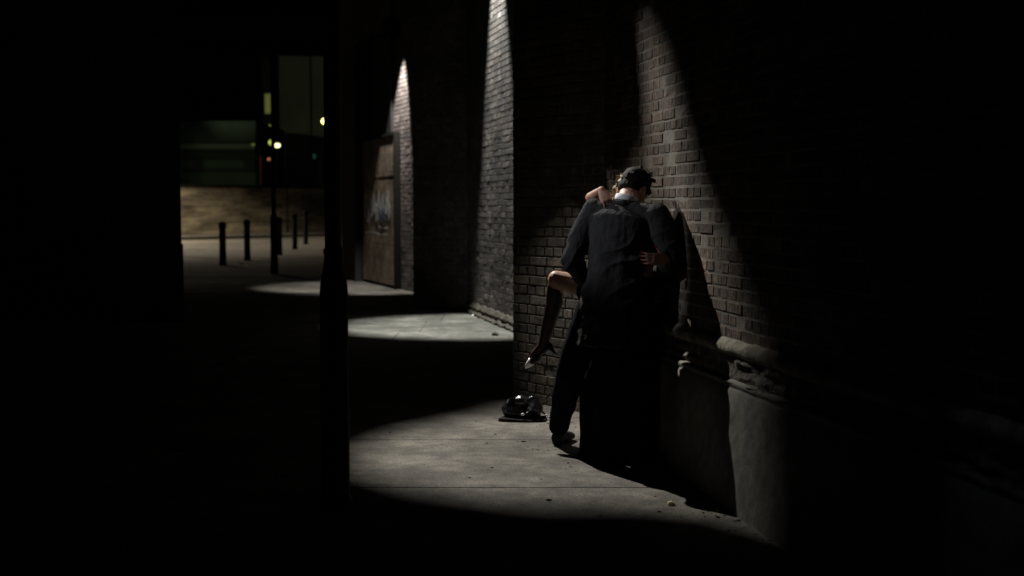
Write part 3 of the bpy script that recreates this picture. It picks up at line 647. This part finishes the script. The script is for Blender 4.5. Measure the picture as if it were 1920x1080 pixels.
def heel_shoe(an, to, parent):
    bm = bmesh.new(); d = (to-an).normalized(); dn = V((0, 0, -1)); s = (dn-d*dn.dot(d)).normalized()
    a = an+s*.030; b_ = to+s*.006
    loft(bm, [b_.lerp(a, .55)+s*.0, b_.lerp(a, .38), b_.lerp(a, .2), b_, b_+d*.022, b_+d*.042], [(.015, .030), (.022, .037), (.024, .038), (.021, .033), (.014, .022), (.005, .006)], hint=s, n=14)
    loft(bm, [a-d*.03, a, b_.lerp(a, .5), b_.lerp(a, .3)], [(.012, .024), (.010, .025), (.007, .022), (.006, .03)], hint=s, n=12)
    limb(bm, [a-d*.028, a-d*.024-s*.028], [.026, .026])
    limb(bm, [a-d*.025+s*.0, a-d*.030+s*.075], [.013, .005], n=8)
    sh = remesh(bm, 'heeled_shoe', M['shoe'], parent, .004, 1)
    bm = bmesh.new(); loft(bm, [b_-d*.030+s*.001, b_-d*.012+s*.001, b_+d*.006, b_+d*.026, b_+d*.046], [(.0245, .0375), (.0235, .036), (.0215, .033), (.0155, .0235), (.006, .008)], hint=s, n=18)
    obj('toe_cap', bm, M['silver'], sh, smooth=True); return sh
heel_shoe(wan+V((.0, 0, -.01)), wto+V((0, 0, -.002)), wo)
heel_shoe(wan2, wto2, wo)
hair(whd, (-.45, -.85, .15), UP, M['hairb'], wo, .95, 1, seedv=8)

# ------------------------------------------------------------------ handbag
bg_ = V((.075, 8.93, 0))
hb = thing('handbag', 'slumped shiny black leather handbag on the pavement beside the woman', 'bag', tuple(bg_))
bm = bmesh.new()
loft(bm, [bg_+V((-.130, .02, .060)), bg_+V((-.10, .01, .066)), bg_+V((-.03, 0, .080)), bg_+V((.05, 0, .078)), bg_+V((.11, 0, .062)), bg_+V((.135, 0, .055))],
     [(.040, .035), (.066, .060), (.083, .075), (.080, .075), (.068, .060), (.040, .035)], hint=(0, 0, 1), n=22)
ell(bm, bg_+V((-.02, -.02, .125)), (.075, .05, .045)); ell(bm, bg_+V((.085, -.015, .115)), (.03, .05, .055), (V((1, 0, .6)), V((0, 1, 0)), V((-.6, 0, 1))))
ell(bm, bg_+V((-.075, -.01, .10)), (.04, .05, .05))
remesh(bm, 'bag_body', M['bag'], hb, .006, 2, lambda co: .010*noise.noise(V((co.x*26, co.y*16, co.z*18)))+.004*noise.noise(co*50))
bm = bmesh.new(); n = 14; rows = []
for i in range(n+1):
    t_ = i/n; x = bg_.x-.10+.21*t_; zz = .150+.018*math.sin(t_*9)
    rows.append([bm.verts.new((x+.012*k*(t_-.5), bg_.y-.045-.011*k-.004*math.sin(t_*12+k), zz-.0155*k*(1+.25*math.sin(t_*7)))) for k in range(7)])
for a, b in zip(rows, rows[1:]):
    for k in range(6): bm.faces.new((a[k], a[k+1], b[k+1], b[k]))
bmesh.ops.solidify(bm, geom=bm.faces[:], thickness=.006); obj('flap', bm, M['bag'], hb, smooth=True)
bm = bmesh.new(); ell(bm, bg_+V((.0, -.122, .052)), (.013, .006, .010)); obj('clasp', bm, M['silver'], hb, smooth=True)
bm = bmesh.new(); pts = []
ctrl = [(.13, 0, .06), (.17, -.05, .03), (.20, -.12, .02), (.235, -.16, .03), (.27, -.15, .07), (.265, -.12, .14), (.22, -.06, .20), (.18, -.02, .16), (.14, 0, .09)]
for i in range(len(ctrl)-1):
    p = [V(ctrl[max(i-1, 0)]), V(ctrl[i]), V(ctrl[i+1]), V(ctrl[min(i+2, len(ctrl)-1)])]
    for k in range(5):
        q = k/5; pts.append(bg_+.5*((2*p[1])+(-p[0]+p[2])*q+(2*p[0]-5*p[1]+4*p[2]-p[3])*q*q+(-p[0]+3*p[1]-3*p[2]+p[3])*q**3))
loft(bm, pts, .0055, n=8); obj('strap', bm, M['bag'], hb, smooth=True)
# flat newspaper-like mat the bag rests on
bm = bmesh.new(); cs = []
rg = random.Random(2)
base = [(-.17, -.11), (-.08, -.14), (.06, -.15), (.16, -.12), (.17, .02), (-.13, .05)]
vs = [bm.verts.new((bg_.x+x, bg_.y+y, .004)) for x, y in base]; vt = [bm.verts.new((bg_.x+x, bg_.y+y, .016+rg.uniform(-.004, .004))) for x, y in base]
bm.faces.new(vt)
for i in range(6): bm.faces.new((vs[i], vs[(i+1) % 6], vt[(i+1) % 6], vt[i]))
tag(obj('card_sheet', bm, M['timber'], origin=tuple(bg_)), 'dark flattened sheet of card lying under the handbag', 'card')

# ------------------------------------------------------------------ litter
def scrap(name, label, cat, x, y, r, m, sq=.6, group=None, seedv=0):
    Y = 3600/(y-385); p = V(((x-960)/FPX*Y, Y, r*sq*.8)); bm = bmesh.new(); bmesh.ops.create_icosphere(bm, subdivisions=3, radius=1)
    for v in bm.verts:
        k = 1+.45*noise.noise(v.co*1.9+V((seedv, 0, 0))); v.co = V((v.co.x*r*k, v.co.y*r*.8*k, v.co.z*r*sq*k))+p
    return tag(obj(name, bm, m, origin=tuple(p)), label, cat, group)
scrap('paper_ball', 'crumpled yellowish paper lying at the foot of the wall plinth', 'paper', 1262, 953, .021, M['paper'], .5, seedv=3)
scrap('litter_scrap', 'tiny white scrap shining near the plinth corner', 'litter', 1350, 966, .006, M['pale'], .8, seedv=5)
scrap('pebble', 'small dark clod on the lit middle paving near the buttress foot', 'stone', 928, 630, .035, M['grit'], .6, seedv=7)
scrap('litter_scrap', 'tiny pale scrap at the far corner of the middle bay', 'litter', 887, 593, .02, M['pale'], .6, seedv=9)
scrap('litter_scrap', 'white scrap on the street beside the second bollard', 'litter', 451, 495, .05, M['pale'], .5, seedv=11)
scrap('stone', 'dark lump on the paving close below the crumpled paper', 'stone', 1312, 958, .012, M['grit'], .6, seedv=12)
bm = bmesh.new(); rg = random.Random(9)
for k in range(240):
    y = rg.uniform(5.6, 8.3) if k < 150 else rg.uniform(5.8, 9.0)
    x = nwx(y)-.10-abs(rg.gauss(0, .10 if k < 150 else .5)); s = rg.uniform(.002, .006) if k % 9 else rg.uniform(.006, .010)
    ell(bm, (x, y, s*.35), (s*1.4*rg.uniform(.7, 1.3), s*1.1*rg.uniform(.7, 1.3), s*.55), seg=6)
tag(obj('grit', bm, M['grit']), 'loose dark grit and crumbs scattered along the wall foot', 'grit', kind='stuff')
